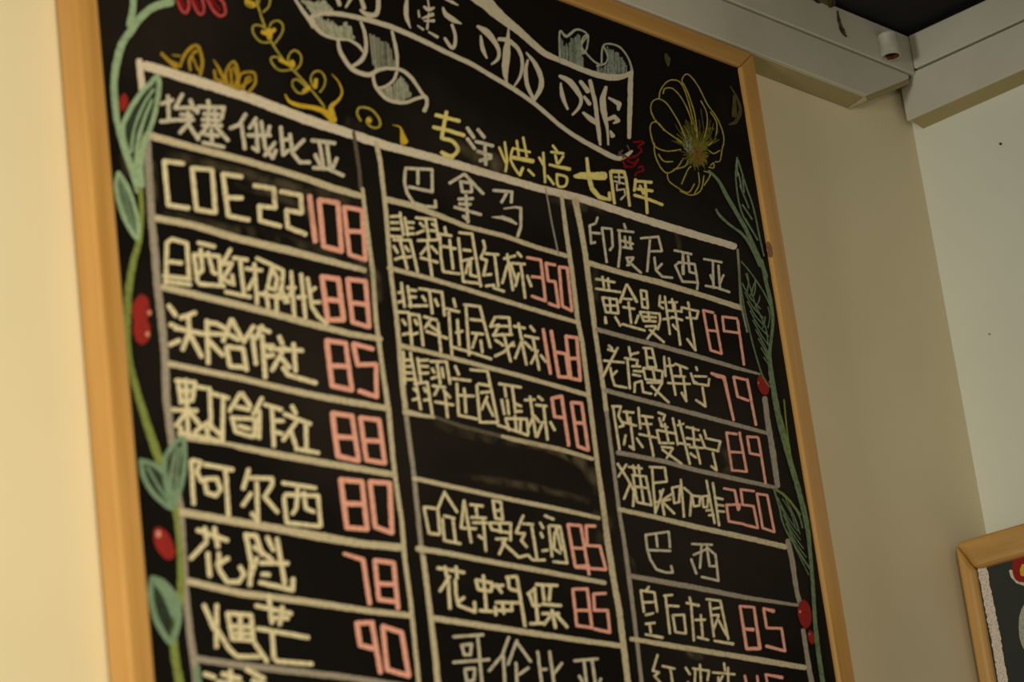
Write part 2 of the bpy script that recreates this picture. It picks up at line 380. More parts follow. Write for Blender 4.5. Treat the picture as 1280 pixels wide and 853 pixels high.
# chalk lettering: tile origin, colour, width, [(character, strokes)] in fifths of a pixel
GL = [
 ((120, 60), 'white', 24, [
  ('埃', '410,350 480,325; 450,300 455,450; 405,460 500,450; 540,290 495,375 595,372; 590,325 612,388; 530,415 600,425; 515,450 610,450; 575,400 580,470 525,530; 580,480 640,572'),
  ('塞', '700,330 705,365; 632,405 638,368 800,372 785,440; 675,412 765,415; 665,447 775,452; 665,482 785,485; 705,390 697,490; 742,390 748,490; 690,500 640,552; 755,500 825,578; 680,540 765,548; 722,510 725,600; 670,592 800,620'),
  ('俄', '935,415 895,480 840,502; 910,480 930,630; 1000,440 960,500; 950,545 1090,548; 1000,470 1012,645 980,622; 1032,460 1060,630 1105,688 1125,640; 1085,490 1075,540; 1118,592 1055,672'),
  ('比', '1155,495 1170,668 1203,640; 1162,580 1205,570'),
 ]),
 ((180, 180), 'white', 24, [
  ('比', '912,-60 930,60 975,115 1035,115; 935,40 1000,-25'),
  ('亚', '1050,-22 1192,-5; 1098,-5 1120,140; 1143,0 1162,150; 1070,68 1100,132; 1205,90 1180,150; 1060,150 1150,155 1245,197'),
 ]),
 ((180, 180), 'cream', 29, [
  ('C', '245,122 125,107 152,382 278,402'),
  ('O', '300,152 425,162 447,430 328,410 300,152'),
  ('E', '610,205 493,188 527,450 655,475; 515,335 612,338'),
  ('2', '690,260 812,280 820,400 720,388 725,480 852,515'),
  ('2', '855,298 980,320 985,432 890,415 898,520 1010,565'),
 ]),
 ((180, 180), 'pink', 31, [('1', '1035,325 1070,610'), ('0', '1095,350 1212,368 1235,672 1122,640 1095,350')]),
 ((260, 240), 'pink', 31, [('8', '850,95 962,115 985,425 885,392 850,95; 865,245 970,250')]),
 ((180, 180), 'cream', 26, [
  ('日', '138,850 142,620 175,595 268,622 282,830; 165,735 235,745; 125,825 290,845; 130,860 290,880'),
  ('晒', '340,618 440,642; 310,690 470,702; 312,700 335,860; 355,660 365,790 340,812; 400,680 430,800 452,812; 470,702 482,870; 345,875 500,890'),
 ]),
 ((260, 240), 'cream', 25, [
  ('红', '140,360 90,452 150,445 95,545 140,570; 160,412 245,425; 200,422 225,640; 110,625 265,658; 150,520 160,580'),
  ('樱', '235,480 335,490; 290,450 308,700; 290,540 250,610; 305,415 385,450 470,492; 400,475 372,600 420,612 432,540 400,475; 470,492 462,600 445,640; 320,635 465,665; 360,620 378,725; 428,640 430,770; 450,600 500,690'),
  ('桃', '520,500 540,780; 480,690 525,620; 498,600 545,600; 582,515 610,790; 560,660 610,655; 622,540 650,720 690,780 745,825; 645,620 670,600; 650,690 700,690'),
 ]),
 ((260, 240), 'pink', 32, [('8', '712,530 815,545 848,800 748,800 712,530; 730,672 830,682'), ('8', '872,545 985,560 1008,845 905,815 872,545; 890,692 992,705')]),
 ((140, 340), 'cream', 29, [
  ('沃', '355,212 398,272; 365,328 412,350; 362,455 422,428; 430,288 520,255; 395,352 570,388; 478,285 482,380 442,485; 490,395 560,530'),
  ('卡', '592,305 602,570; 595,315 655,325 700,350; 600,385 700,392; 605,430 692,522'),
  ('合', '745,300 695,432; 750,300 812,420; 720,385 790,425; 715,468 820,480 842,615; 715,475 738,590 840,598'),
  ('作', '885,340 822,440; 878,400 900,575; 938,340 900,415; 915,352 985,375; 938,400 958,660; 945,460 1008,462; 950,530 1008,520'),
  ('社', '1045,405 1065,450; 980,480 1190,492; 1080,475 1000,615; 1060,540 1110,600; 1135,450 1148,620; 1070,600 1100,645 1275,695'),
 ]),
 ((300, 360), 'pink', 32, [('8', '542,330 660,345 700,640 575,612 542,330; 560,488 685,490'), ('5', '830,382 708,350 735,482 850,478 855,682 745,645')]),
 ((140, 460), 'cream', 27, [
  ('果', '400,80 520,92; 412,75 432,220; 462,75 475,415; 520,92 505,190; 420,145 510,145; 430,212 505,202; 380,262 530,268; 468,275 400,362; 490,280 560,372; 430,370 425,420'),
  ('丁', '540,120 610,132 620,380; 420,405 520,425 690,460; 600,345 690,430; 590,380 600,430; 520,400 600,340'),
  ('丁', '618,158 728,190; 695,190 690,460'),
  ('合', '800,160 735,270; 812,160 865,240; 780,245 860,262; 745,312 895,322 890,430; 750,320 775,400 880,432; 795,365 860,382'),
  ('作', '938,190 885,290; 922,270 920,440; 955,230 1060,262; 1000,262 1012,490; 1010,330 1070,332; 1010,400 1065,412'),
  ('社', '1125,240 1150,285; 1078,288 1240,352; 1165,320 1070,452; 1120,400 1150,490; 1212,360 1215,510; 1150,508 1290,532'),
 ]),
 ((300, 500), 'pink', 32, [('8', '577,85 700,100 742,382 612,352 577,85; 592,230 715,238'), ('8', '752,112 870,127 905,397 790,377 752,112; 768,255 880,258')]),
 ((140, 580), 'cream', 27, [
  ('阿', '495,-20 510,250; 505,-22 555,-10 528,50 562,112; 578,5 755,38; 580,95 590,180 650,200 680,160 655,92 580,95; 710,40 728,322'),
  ('尔', '855,35 820,155; 862,88 1000,92 1002,130 955,205; 905,120 912,360 875,310; 870,185 818,260; 950,205 1035,302'),
 ]),
 ((300, 500), 'cream', 26, [('西', '268,520 472,552; 285,592 275,610 292,770 500,792; 285,592 488,600 505,790; 360,560 352,680 328,712; 400,580 412,680 462,700')]),
 ((300, 500), 'pink', 34, [('8', '630,500 762,512 795,810 668,800 630,500; 645,650 775,652'), ('0', '812,512 935,522 950,832 845,795 812,512')]),
 ((140, 580), 'cream', 29, [
  ('花', '535,415 720,480; 580,402 590,470; 640,402 662,520; 590,490 492,592; 598,560 612,700; 725,592 655,635; 668,560 668,660 720,738 790,742 828,692 800,645'),
  ('魁', '835,440 872,620 862,760; 835,445 900,450 940,570; 905,590 872,690; 890,520 1000,600; 970,460 1008,540; 1032,470 1080,750; 930,620 1098,622; 940,692 982,695; 925,742 1130,790; 1130,792 1132,720'),
 ]),
 ((300, 640), 'pink', 32, [('7', '650,262,22 770,302 810,575'), ('8', '842,305 960,320 988,605; 965,562 868,550 842,305; 855,450 972,455')]),
 ((160, 683), 'cream', 28, [
  ('烟', '475,370 540,520; 555,370 552,630; 545,500 630,640 680,690 820,692; 622,420 770,432 785,590 652,580 622,420; 650,500 760,505; 700,440 705,575; 660,545 760,550; 795,610 870,722'),
  ('芒', '800,372 1020,422; 880,310 900,480; 965,380 950,490; 810,515 1125,572; 900,540 912,700 935,722 1150,737; 890,450 1000,450'),
 ]),
 ((380, 683), 'pink', 34, [('9', '430,480 330,482 352,620 430,640; 425,482 478,790'), ('0', '492,502 610,540 655,812 520,772 492,502')]),
 ((160, 683), 'cream', 30, [('character', '480,800 540,820; 590,800 700,830; 640,780 640,860; 740,770 850,830; 560,850 720,870; 780,840 880,880')]),
 # second column
 ((470, 180), 'white', 21, [
  ('巴', '185,152 350,160 352,300 205,268; 183,165 178,240 195,310 235,368 300,390 375,395 370,355; 262,168 262,250'),
  ('拿', '550,190 460,245; 555,190 670,312; 528,235 595,245 598,300 540,300 528,235; 515,345 605,342; 520,375 590,378; 492,395 655,442; 562,320 575,490; 545,450 578,482'),
  ('马', '735,290 850,300 845,365; 815,310 785,365; 725,458,6 790,460,26 840,478,26 878,500,14; 800,405,10 870,395,14 905,402 905,520 885,578'),
 ]),
 ((470, 180), 'cream', 19, [
  ('翡', '150,430 172,570; 90,455 140,452; 95,492 140,492; 95,532 145,532; 88,577 160,582; 180,462 200,572; 190,490 235,492; 195,525 232,527; 190,562 235,562; 110,600 215,602 260,800; 150,600 195,780; 110,640 135,680; 120,722 180,700; 182,640 205,672; 170,712 220,705'),
  ('翠', '250,462 370,472 390,600; 275,495 300,520; 310,470 330,590; 252,560 300,542; 350,500 372,515; 262,605 380,600; 340,540 375,545; 320,600 350,830; 322,640 280,690; 345,640 385,682; 280,712 385,740'),
  ('庄', '430,520 440,570; 385,560 470,575; 400,580 405,700 420,798 520,812; 420,640 498,655; 460,600 482,780'),
  ('园', '520,555 600,562 655,890; 515,590 545,860 640,872; 545,662 592,668; 545,730 605,715; 580,730 560,810 ; 590,730 590,820 630,830'),
  ('红', '670,605 682,650 655,715 692,728 672,822 720,815; 685,685 765,692; 740,692 765,890; 688,888 740,882; 735,900 800,922'),
  ('标', '800,718 870,700; 820,690 855,915; 820,760 790,870; 845,760 875,850; 885,680 908,705; 842,745 930,752; 905,752 932,962; 892,810 872,890; 945,825 970,890'),
 ]),
 ((470, 320), 'pink', 20, [('3', '945,10 1030,27 1060,282 975,252; 975,130 1042,137'), ('5', '1120,58 1062,45 1076,155 1120,162 1142,320 1080,297'), ('0', '1195,75 1145,68 1165,315 1225,345 1195,75')]),
 ((470, 320), 'cream', 19, [
  ('翡', '158,170 178,320; 140,290 172,280; 140,230 165,228; 198,190 218,320; 205,212 250,217; 205,257 250,257; 205,312 320,312; 135,350 205,355 225,555; 165,400 185,430; 168,492 215,482; 220,365 270,372 295,560; 242,400 258,430; 225,492 260,482'),
  ('翠', '270,205 412,227 428,372; 290,252 310,282; 335,225 352,360; 370,272 388,312; 300,380 380,402; 340,402 305,452; 320,422 400,482; 315,472 445,515; 388,420 405,600'),
  ('庄', '485,270 497,320; 440,330 520,350; 455,352 475,622; 508,400 522,560; 485,572 590,602; 500,480 540,470'),
  ('园', '550,305 650,317 715,572; 562,320 582,620; 590,397 662,405; 600,482 670,490; 628,495 602,575; 655,530 665,602; 590,602 720,645'),
  ('绿', '745,382 715,442 770,432 735,500 790,490; 760,382 832,387 842,490; 765,440 835,440; 730,495 850,492; 800,500 842,660; 745,525 795,560; 860,540 800,600 745,627; 835,560 865,560'),
  ('标', '862,440 930,452; 890,422 940,680; 915,520 870,640; 930,540 978,588; 965,440 990,472; 930,500 1015,517; 982,520 1020,712; 1010,592 970,672; 1030,622 1062,662'),
 ]),
 ((470, 320), 'pink', 23, [('1', '1045,460 1090,735'), ('6', '1095,470 1142,755 1207,760 1187,612 1122,602'), ('8', '1187,502 1255,512 1277,778 1217,765 1187,502; 1200,642 1270,642')]),
 ((500, 420), 'cream', 19, [
  ('翡', '15,150 62,152; 20,190 65,192; 20,230 70,232; 20,272 100,272; 65,105 130,460; 110,140 132,290; 118,155 175,152; 125,190 175,192; 125,235 178,232; 20,100 30,300; 90,300 170,290 202,490; 85,330 108,350; 80,400 120,392; 150,325 162,350; 150,402 182,400'),
  ('翠', '190,160 290,162 312,300; 200,205 215,230; 198,267 228,257; 230,162 252,300; 262,200 272,262; 205,312 282,322; 240,322 215,370; 272,340 312,385; 220,412 332,432; 280,345 297,510'),
  ('庄', '345,190 367,242; 322,267 440,280; 355,300 367,500; 370,372 462,377; 402,330 412,480; 370,497 480,520'),
  ('园', '440,212 547,222 612,540; 480,310 500,540 605,542; 490,300 560,312; 505,355 560,350; 545,380 510,460; 535,400 582,500'),
  ('蓝', '620,300 755,322; 655,322 662,380; 702,322 722,480; 635,400 652,490; 670,400 680,490; 715,422 757,440; 720,472 762,472; 660,520 682,590; 660,517 792,520 802,610; 718,500 727,590; 755,515 752,592; 610,557 800,622'),
  ('标', '780,402 842,400; 812,380 850,630; 835,500 805,570; 840,500 872,540; 865,380 892,402; 850,432 915,440; 897,440 922,650; 892,540 857,630; 940,540 967,590'),
 ]),
 ((500, 420), 'pink', 23, [('9', '1020,512 965,505 950,390 1010,378 1055,685'), ('8', '1072,417 1135,422 1177,715 1112,692 1072,417; 1090,542 1155,547')]),
 ((500, 580), 'cream', 19, [
  ('哈', '150,270 222,280; 150,272 182,435 245,442; 280,175 235,285 250,435; 285,190 357,302; 275,325 340,342; 265,345 277,480 377,500; 330,345 347,490'),
  ('特', '400,230 382,400; 402,240 445,490; 385,402 475,407; 440,255 517,265; 475,272 482,330; 445,335 537,340; 455,368 547,370; 520,352 537,545; 490,450 520,470'),
  ('曼', '580,230 630,240 642,350 597,342 580,230; 590,292 635,292; 560,370 692,372 690,480; 560,372 575,412 680,432; 620,372 632,430; 600,470 670,470; 660,475 620,565; 640,490 742,585'),
  ('红', '770,325 725,432 780,437 758,480 792,520; 770,375 832,380; 822,382 857,600; 742,585 800,572 830,602 905,602'),
  ('酒', '905,325 960,347; 875,370 895,402; 880,432 892,460; 890,545 925,540; 930,390 950,580; 935,387 1000,392 1045,622 960,612; 985,400 965,440 962,530 1002,560; 975,400 1010,540'),
 ]),
 ((600, 600), 'pink', 21, [('8', '550,280 630,287 682,592; 550,282 595,542 680,537; 580,427 657,430'), ('5', '720,290 662,287 670,412 750,415 787,562 600,547')]),
 ((540, 683), 'cream', 23, [
  ('花', '35,137 200,165; 80,130 92,190; 150,130 157,200; 110,190 50,280; 102,220 112,390; 145,210 150,300 165,370 270,412 265,350; 200,322 160,350'),
  ('蝴', '275,212 375,230 370,282 290,272 275,212; 320,185 340,400; 300,402 380,410; 395,380 400,430; 400,240 435,290; 375,250 445,245; 465,195 530,190 582,500; 475,200 482,260; 490,270 540,282; 400,352 560,355; 410,402 500,402 495,350; 440,360 450,420'),
  ('蝶', '600,300 645,265; 608,300 632,372 675,370; 640,262 662,475; 615,485 690,482; 650,240 782,247; 690,252 702,340; 742,252 732,340; 690,362 805,372; 690,422 792,422; 750,400 772,510; 745,430 700,490; 780,432 845,507'),
 ]),
 ((540, 683), 'pink', 21, [('8', '880,270 970,267 1000,510 905,497 880,270; 905,402 985,402'), ('5', '1085,295 1010,300 1015,402 1097,402 1112,540 1012,517')]),
 ((540, 683), 'white', 20, [
  ('哥', '135,567 320,555; 285,560 300,720 312,860; 185,620 247,612 240,680 202,680 185,620; 135,727 357,710; 205,770 267,765 262,840 217,845 205,770'),
  ('伦', '480,570 440,680 357,780; 445,682 457,870; 530,590 475,740; 530,602 617,722; 525,730 532,870; 602,762 545,802'),
  ('比', '660,660 687,870; 682,772 717,770; 735,660 765,880; 812,732 760,800'),
  ('亚', '890,717 1035,705; 950,720 967,870; 1000,712 1022,870; 920,812 942,850; 1055,830 1040,870; 900,890 1080,900'),
 ]),
 # third column
 ((700, 220), 'white', 16, [
  ('印', '235,260 222,298 185,310 195,422 220,415; 200,355 250,360; 262,325 292,540; 265,325 322,332 330,440 312,465'),
  ('度', '400,300 410,330; 362,340 460,352; 370,345 377,450 365,570; 385,405 458,425; 405,380 412,440; 437,382 442,450; 395,445 450,455; 415,512 460,510; 420,520 432,560; 455,520 420,560; 440,545 507,607'),
  ('尼', '505,390 615,380 637,470 555,472; 562,402 545,597; 590,510 600,590 640,630 702,637; 637,550 610,580'),
  ('西', '715,465 822,490; 768,480 770,612,24; 740,545 720,560 765,660 860,667; 740,540 842,552 862,672 857,710; 800,500 810,600 842,610'),
  ('亚', '900,520 1012,540; 955,540 960,702; 990,560 1000,710; 940,620 957,660; 1022,620 1000,672; 910,687 985,700 1060,727'),
 ]),
 ((720, 320), 'cream', 16, [
  ('黄', '125,145 242,165; 165,130 177,210; 200,140 207,220; 125,205 277,227; 165,260 255,272 265,360 187,352 165,260; 210,262 217,350; 180,310 257,312; 183,382 187,420,22; 245,382 277,437'),
  ('金', '315,180 275,290,20; 320,180 380,287,20; 298,268 350,272; 295,320 365,332; 328,290 345,420; 390,372 372,420; 290,427 430,467'),
  ('曼', '405,215 440,222 450,327 415,320 405,215; 410,270 445,272; 400,350 522,362 527,400 512,460; 400,352 422,407 500,410; 450,350 462,410; 420,380 500,385; 435,440 500,440; 500,447 445,520; 460,462 550,540'),
  ('特', '525,250 520,312 545,330; 530,290 565,290; 555,255 587,490; 545,397 600,387; 580,290 632,290; 600,270 610,340; 570,342 660,347; 600,382 665,402; 615,300 652,557; 605,430 627,460'),
  ('宁', '700,290 707,320; 660,352 660,322 765,347 755,385; 690,387 755,392; 710,350 747,592 695,520'),
 ]),
 ((720, 320), 'pink', 17, [('8', '858,355 795,340 842,590 910,612 867,370; 820,465 885,472'), ('9', '1005,392 915,380 925,470 1017,482; 1010,402 1050,680')]),
 ((740, 410), 'cream', 16, [
  ('老', '105,110 127,130; 100,135 150,150; 75,205 200,217; 160,125 70,302,18; 115,250 125,310 142,360 217,375; 155,270 125,302'),
  ('虎', '230,120 242,180; 240,167 290,155; 205,190 285,202 280,230; 220,190 237,380; 250,240 302,242; 260,270 312,272; 255,292 302,302; 265,402 268,345 310,332 320,402 372,412'),
  ('曼', '320,125 375,130 402,250 347,242 335,130; 350,185 387,190; 320,250 442,272 437,345; 320,252 335,322 430,332; 380,260 392,322; 345,342 440,345; 435,350 395,422; 370,362 480,467'),
  ('特', '450,180 460,302; 480,190 522,420; 465,240 512,235; 475,345 612,352; 520,225 597,255; 550,240 557,300; 510,302 582,305; 570,302 590,460 560,405'),
  ('宁', '650,245 657,265; 618,285 635,335 655,345; 640,302 715,305; 635,345 727,362 732,320; 690,372 710,492 650,452'),
 ]),
 ((740, 410), 'pink', 18, [('7', '745,283,16 785,300,28 825,310,24 850,420,20 885,577,18'), ('9', '965,325 885,307 910,430 977,455; 970,322 1025,607')]),
 ((750, 490), 'cream', 16, [
  ('陈', '80,90 122,362; 75,90 130,92 115,150 147,212 120,220; 145,125 210,130; 165,120 175,190; 145,190 227,212; 187,160 212,362 185,340; 160,272 150,330; 230,292 267,347'),
  ('年', '240,100 252,230; 260,150 330,160; 265,200 322,202; 245,265 352,287; 285,160 335,402'),
  ('曼', '365,130 405,145 395,180; 370,165 390,220; 380,210 422,222; 360,240 470,262; 355,240 372,320 460,322; 405,200 430,322; 385,345 452,350; 455,355 417,415; 390,362 510,450'),
  ('特', '455,165 487,330; 495,180 562,452; 485,210 522,200; 490,320 562,332; 540,220 617,240; 540,290 622,302; 580,222 590,340; 560,345 642,352; 602,342 627,450; 565,385 600,412'),
  ('宁', '650,240 662,280; 625,270 657,352; 660,290 752,310 737,370; 655,350 742,372; 705,382 730,492 695,465'),
 ]),
 ((750, 490), 'pink', 17, [('8', '855,265 790,255 825,490 917,500 872,255; 810,375 887,380'), ('9', '985,285 920,280 937,385 1000,397; 990,290 1035,572')]),
 ((750, 490), 'cream', 16, [
  ('猫', '165,455 115,530; 110,450 170,540 212,620 207,715; 190,572 150,670; 180,470 262,480; 205,460 217,510; 240,460 247,510; 200,520 287,530 322,710 240,692; 205,522 232,690; 215,592 302,602; 250,530 272,690'),
  ('屎', '310,470 405,475 417,560; 335,570 417,562; 325,480 347,762; 375,620 402,770; 350,690 440,672; 395,610 350,750; 385,682 465,762; 445,640 400,672'),
  ('咖', '450,600 500,590 495,690 465,697 450,600; 505,550 525,782; 525,600 572,642 562,775; 575,650 627,655 622,710 587,717 575,650'),
  ('啡', '640,655 677,650 672,720 647,722 640,655; 665,555 717,822; 705,570 745,837; 665,742 702,740; 680,772 712,770; 715,660 767,672; 725,705 772,712; 730,745 777,750'),
 ]),
 ((770, 590), 'pink', 17, [('2', '675,105 742,117 765,237,22 775,205 690,207 705,310 797,327'), ('5', '862,122 780,110 792,207 860,215 887,352 805,332'), ('0', '880,137 945,147 990,377 917,352 880,137')]),
 ((770, 590), 'white', 16, [
  ('巴', '185,395 330,375 337,472; 185,397 195,480 215,550 252,610 310,630 355,630 345,590; 250,392 260,470; 205,490 340,495'),
  ('西', '475,452 600,457; 470,547 502,637; 485,520 575,480 622,520 640,682 535,657; 535,460 525,602; 568,470 585,590 622,592'),
 ]),
 ((780, 683), 'cream', 16, [
  ('皇', '155,255 135,285; 105,277 190,290 207,410; 105,277 125,412; 120,352 190,350; 135,432 182,420; 135,487 192,480; 160,490 167,540; 135,552 242,572,20'),
  ('后', '250,310 302,305; 260,320 287,547; 275,372 342,377; 305,432 375,430 387,547 322,537 305,432'),
  ('庄', '410,320 417,355; 390,355 467,372,20; 420,372 437,590; 445,462 507,460; 480,430 492,570; 460,570 527,587'),
  ('园', '515,332 602,342 652,582; 535,352 562,567; 555,392 597,385; 550,432 592,430; 590,440 560,522; 590,462 642,560; 565,592 682,612,22'),
 ]),
 ((780, 683), 'pink', 18, [('8', '800,382 725,375 767,642,22 850,640,24 812,382; 745,517 807,522,26'), ('5', '935,407,26 872,390 892,512 985,515 1007,657 890,625,22')]),
 ((780, 683), 'cream', 15, [
  ('红', '210,680 180,780 220,790 190,812 232,860; 240,750 317,767; 290,770 307,880'),
  ('波', '385,760 412,802; 430,765 532,780 522,840; 475,740 482,870; 445,772 442,870; 400,850 390,880'),
  ('产', '555,790 692,802; 625,732 632,780; 650,760 652,860; 597,850 617,812; 590,820 590,880'),
 ]),
 ((780, 683), 'pink', 17, [('4', '755,810 770,880; 832,812 842,890'), ('5', '988,822,24 885,802,16 900,880')]),
 # subtitle under the banner
 ((520, 120), 'yellow', 26, [
  ('专', '125,120 270,157; 110,195 200,215 300,247; 190,100 165,240 162,265; ~165,265 230,285 262,330 240,368 205,375 160,352; 175,370 230,385'),
 ]),
 ((520, 120), 'white', 24, [
  ('注', '320,200 362,262; 387,210 427,260; 320,267 367,330; 375,285 480,312; 430,312 437,430; 385,347 470,372; 400,405 470,388'),
 ]),
 ((520, 120), 'yellow', 17, [
  ('烘', '520,322 562,420; 555,290 570,402 560,472; ~607,325 592,400 640,487; 630,280 642,372; 670,260 692,380; 620,330 712,352; 607,385,26 730,408,30; 667,450,22 650,495,22; 702,462 737,497'),
  ('焙', '770,385 802,442; 795,355 807,540; 855,310 892,360; 845,350 922,360; 870,370 882,422; 920,377 892,422; 835,430 960,458,26; 822,500 862,552; ~880,490 940,508 935,560 888,562 880,490'),
 ]),
 ((640, 150), 'yellow', 20, [
  ('七', '393,352,24 430,348,46 500,350,48 575,350,58; 468,240,20 478,340,26 500,430,32 545,482,30 612,500,18; 608,455 612,500'),
  ('周', '615,322 640,522; 625,320,26 700,325,24 715,380 735,535'),
  ('年', '770,382 872,390; 772,372 765,442; 785,432 877,444; 800,412 822,462; 832,390 845,582; 765,470 850,495 940,530'),
 ]),
 ((640, 150), 'white', 12, [('周', '640,357 702,360; 668,338 672,400; 640,382 702,400; 655,402 655,440 702,432 708,470 680,497')]),
 # banner title
 ((360, 0), 'title', 26, [
  ('前', '305,-20,26 322,30,24; 400,-20,24 362,45,14; 455,-20 475,52,30; ~565,-20,28 562,60,32 540,95,34 490,88,30 452,62,16'),
  ('隆', '~745,-20,14 738,50,30 742,110,30 765,175,8; 870,-20,10 882,50,12; ~850,42,16 880,60,28 912,48,14; 815,65,10 820,105,14; 840,115,12 905,90,26; 880,80,10 870,180,16; 850,130,10 912,130,22; 810,160,8 845,185,16; 880,200,12 935,232,20'),
  ('行', '980,-5,8 1025,12,22 1062,32,10; ~968,48,14 985,88,32 1030,122,36 1082,148,10; ~1025,155,20 1045,220,22 1042,280,26 1022,298,24 980,240,20'),
 ]),
 ((560, 0), 'title', 26, [
  ('咖', '~205,225,14 215,300,28 242,362,14; ~185,165,20 240,200,44 290,260,34 318,320,24 310,370,22 272,402,12; ~378,175,10 375,230,24 365,340,52 358,450,40 370,525,8; ~318,245,26 380,255,30 440,310,26 465,390,22 450,480,20 408,545,8; ~500,375,14 485,440,26 495,530,28 535,622,20; ~490,330,12 545,400,30 582,490,34 575,560,34 538,625,22'),
  ('啡', '~705,520,12 715,600,28 748,682,16; ~698,475,20 760,510,40 808,570,36 832,620,24 820,670,22 778,718,14; 828,510,24 875,570,34; 852,605,20 885,650,28; 845,705,18 900,750,40 925,770,24; 888,505,26 920,640,28 945,850,28 952,905,16; ~988,545,22 968,620,40 975,700,40 995,800,20 1002,905,12; 1005,612,14 1070,650,34 1065,685,20; 1002,745,24 1040,730,30 1065,755,26 1035,770,14; 1015,820,14 1030,850,32'),
 ]),
]
for org, col, wd, gl in GL:
    for ch, s in gl:
        dg = col == 'pink'
        nm = 'price_digit' if dg else 'lettering_character'
        lab = (('pink chalk digit ' if dg else {'cream': 'cream', 'white': 'white', 'yellow': 'yellow', 'title': 'bold white'}[col]+' chalk character ')+ch) if ch != 'character' else 'cream chalk character cut off below'
        strokes(nm, col, wd, s, lab, org, 5)

# ---------------------------------------------------------------- ribbon banner
B_, C_, A_, E_ = (360, 0), (560, 0), (180, 0), (640, 150)
def hatch(name, col, poly, ang, step, wd, label):
    """chalk hatching lines inside a polygon (pixels on the board)"""
    bm = bmesh.new(); ca, sa = math.cos(ang), math.sin(ang)
    rp = [(x*ca+y*sa, -x*sa+y*ca) for x, y in poly]            # rotate so that lines run along +v
    u0, u1 = min(p[0] for p in rp), max(p[0] for p in rp); u = u0+step/2
    while u < u1:
        xs = []
        for i in range(len(rp)):
            a, b = rp[i], rp[(i+1) % len(rp)]
            if (a[0]-u)*(b[0]-u) < 0: xs.append(a[1]+(b[1]-a[1])*(u-a[0])/(b[0]-a[0]))
        xs.sort()
        for a, b in zip(xs[::2], xs[1::2]):
            a += random.uniform(0, min(6, (b-a)*0.25)); pts = []
            for v in (a, b):
                uu = u+random.uniform(-.3, .3)
                pts.append((uu*ca-v*sa, uu*sa+v*ca, wd*random.uniform(.7, 1.2)))
            if b-a > 1: ribbon(bm, pts, onP, 0.15)
        u += step*random.uniform(.8, 1.2)
    return mark(name, bm, CH[col], label)
hatch('banner_shading', 'hatch', [(374, 0), (406, 0), (414, 13), (400, 16), (391, 18), (380, 4)], -0.35, 2.0, 2.3, 'solid grey-green shading on the banner fold')
hatch('banner_shading', 'hatch', [(390, 24), (398, 18), (408, 24), (420, 27), (424, 33), (430, 26), (437, 28), (443, 48), (436, 50), (420, 48), (405, 42)], -0.1, 2.4, 2.3, 'pencil-like grey-green hatching on the first curl')
hatch('banner_shading', 'hatch', [(462, 41), (472, 45), (484, 53), (490, 60), (494, 84), (480, 83), (468, 88), (464, 70)], -0.1, 2.7, 1.5, 'grey hatching between the curls')
hatch('banner_shading', 'hatch', [(474, 108), (490, 105), (497, 92), (505, 97), (511, 108), (514, 120), (500, 127), (485, 124), (476, 116)], -0.08, 2.4, 2.0, 'grey hatching on the last curl')
hatch('banner_shading', 'hatch2', [(700, 68), (701, 46), (706, 56), (712, 50), (720, 42), (724, 38), (728, 50), (729, 86), (716, 80), (700, 74)], 0.0, 2.1, 1.9, 'dark grey-green hatching on the back fold')
hatch('banner_shading', 'hatch2', [(746, 82), (754, 84), (760, 78), (759, 58), (770, 64), (778, 70), (785, 84), (784, 90), (765, 93), (746, 90)], 0.0, 2.1, 1.9, 'dark grey-green hatching on the right back fold')
for col, wd, s, org in (
 ('title', 28, '~140,135,22 150,105,26 190,88,30 250,82,30 330,88,30 400,102,32 520,130,34 620,160,34 700,190,34 850,258,32 1000,332,32 1150,402,30 1280,480,30 1400,550,32 1550,655,28 1740,815,28 1960,945,34 2060,990,32 2110,975,28 2150,945,16', B_),
 ('title', 60, '~150,-50,95 240,20,90 330,105,72 450,200,50 600,330,42 720,385,36 850,440,36 960,475,40 1050,485,42 1120,468,34 1150,450,26', C_),
 ('title', 34, '1145,450,26 1140,520,36 1138,640,34 1132,860,26', C_),
 ('title', 22, '45,-5,16 90,65,22 140,130,28 160,165,28', B_),
 ('title', 20, '~150,130,30 195,195,24 260,232,18 320,246,14 380,250,16 440,285,22 468,322,14', B_),
 ('title', 28, '~312,255,18 330,330,24 400,430,30 500,468,32 560,440,26 620,425,22', B_),
 ('title', 24, '~455,138,18 478,200,22 488,280,26 480,340,28 450,385,30 400,415,18', B_),
 ('title', 20, '650,195,18 670,280,24 682,350,26 682,428,18', B_),
 ('title', 24, '~530,455,18 548,540,24 620,620,24 720,642,24 800,618,22 858,605,26 868,650,24 852,692,30', B_),
 ('title', 22, '~610,428,20 700,435,24 765,480,26 815,550,22 855,610,24', B_),
 ('title', 18, '~680,450,20 660,500,20 610,540,18 555,550,12', B_),
 ('hatch', 12, '~700,390 698,200 740,228,18 800,185,16 852,198 868,225 835,280 845,335 868,300 875,220 845,235 835,290 870,340 915,385 960,410', C_),
 ('hatch', 12, '~960,405 968,290 1020,275 1080,300 1130,370 1150,440,18', C_),
 ('hatch', 12, '~972,290 998,350 985,395 930,412', C_),
 ('hatch', 8, '220,0 280,62 200,70 160,95', B_),
): strokes('banner_outline', col, wd, s, None, org, 5)

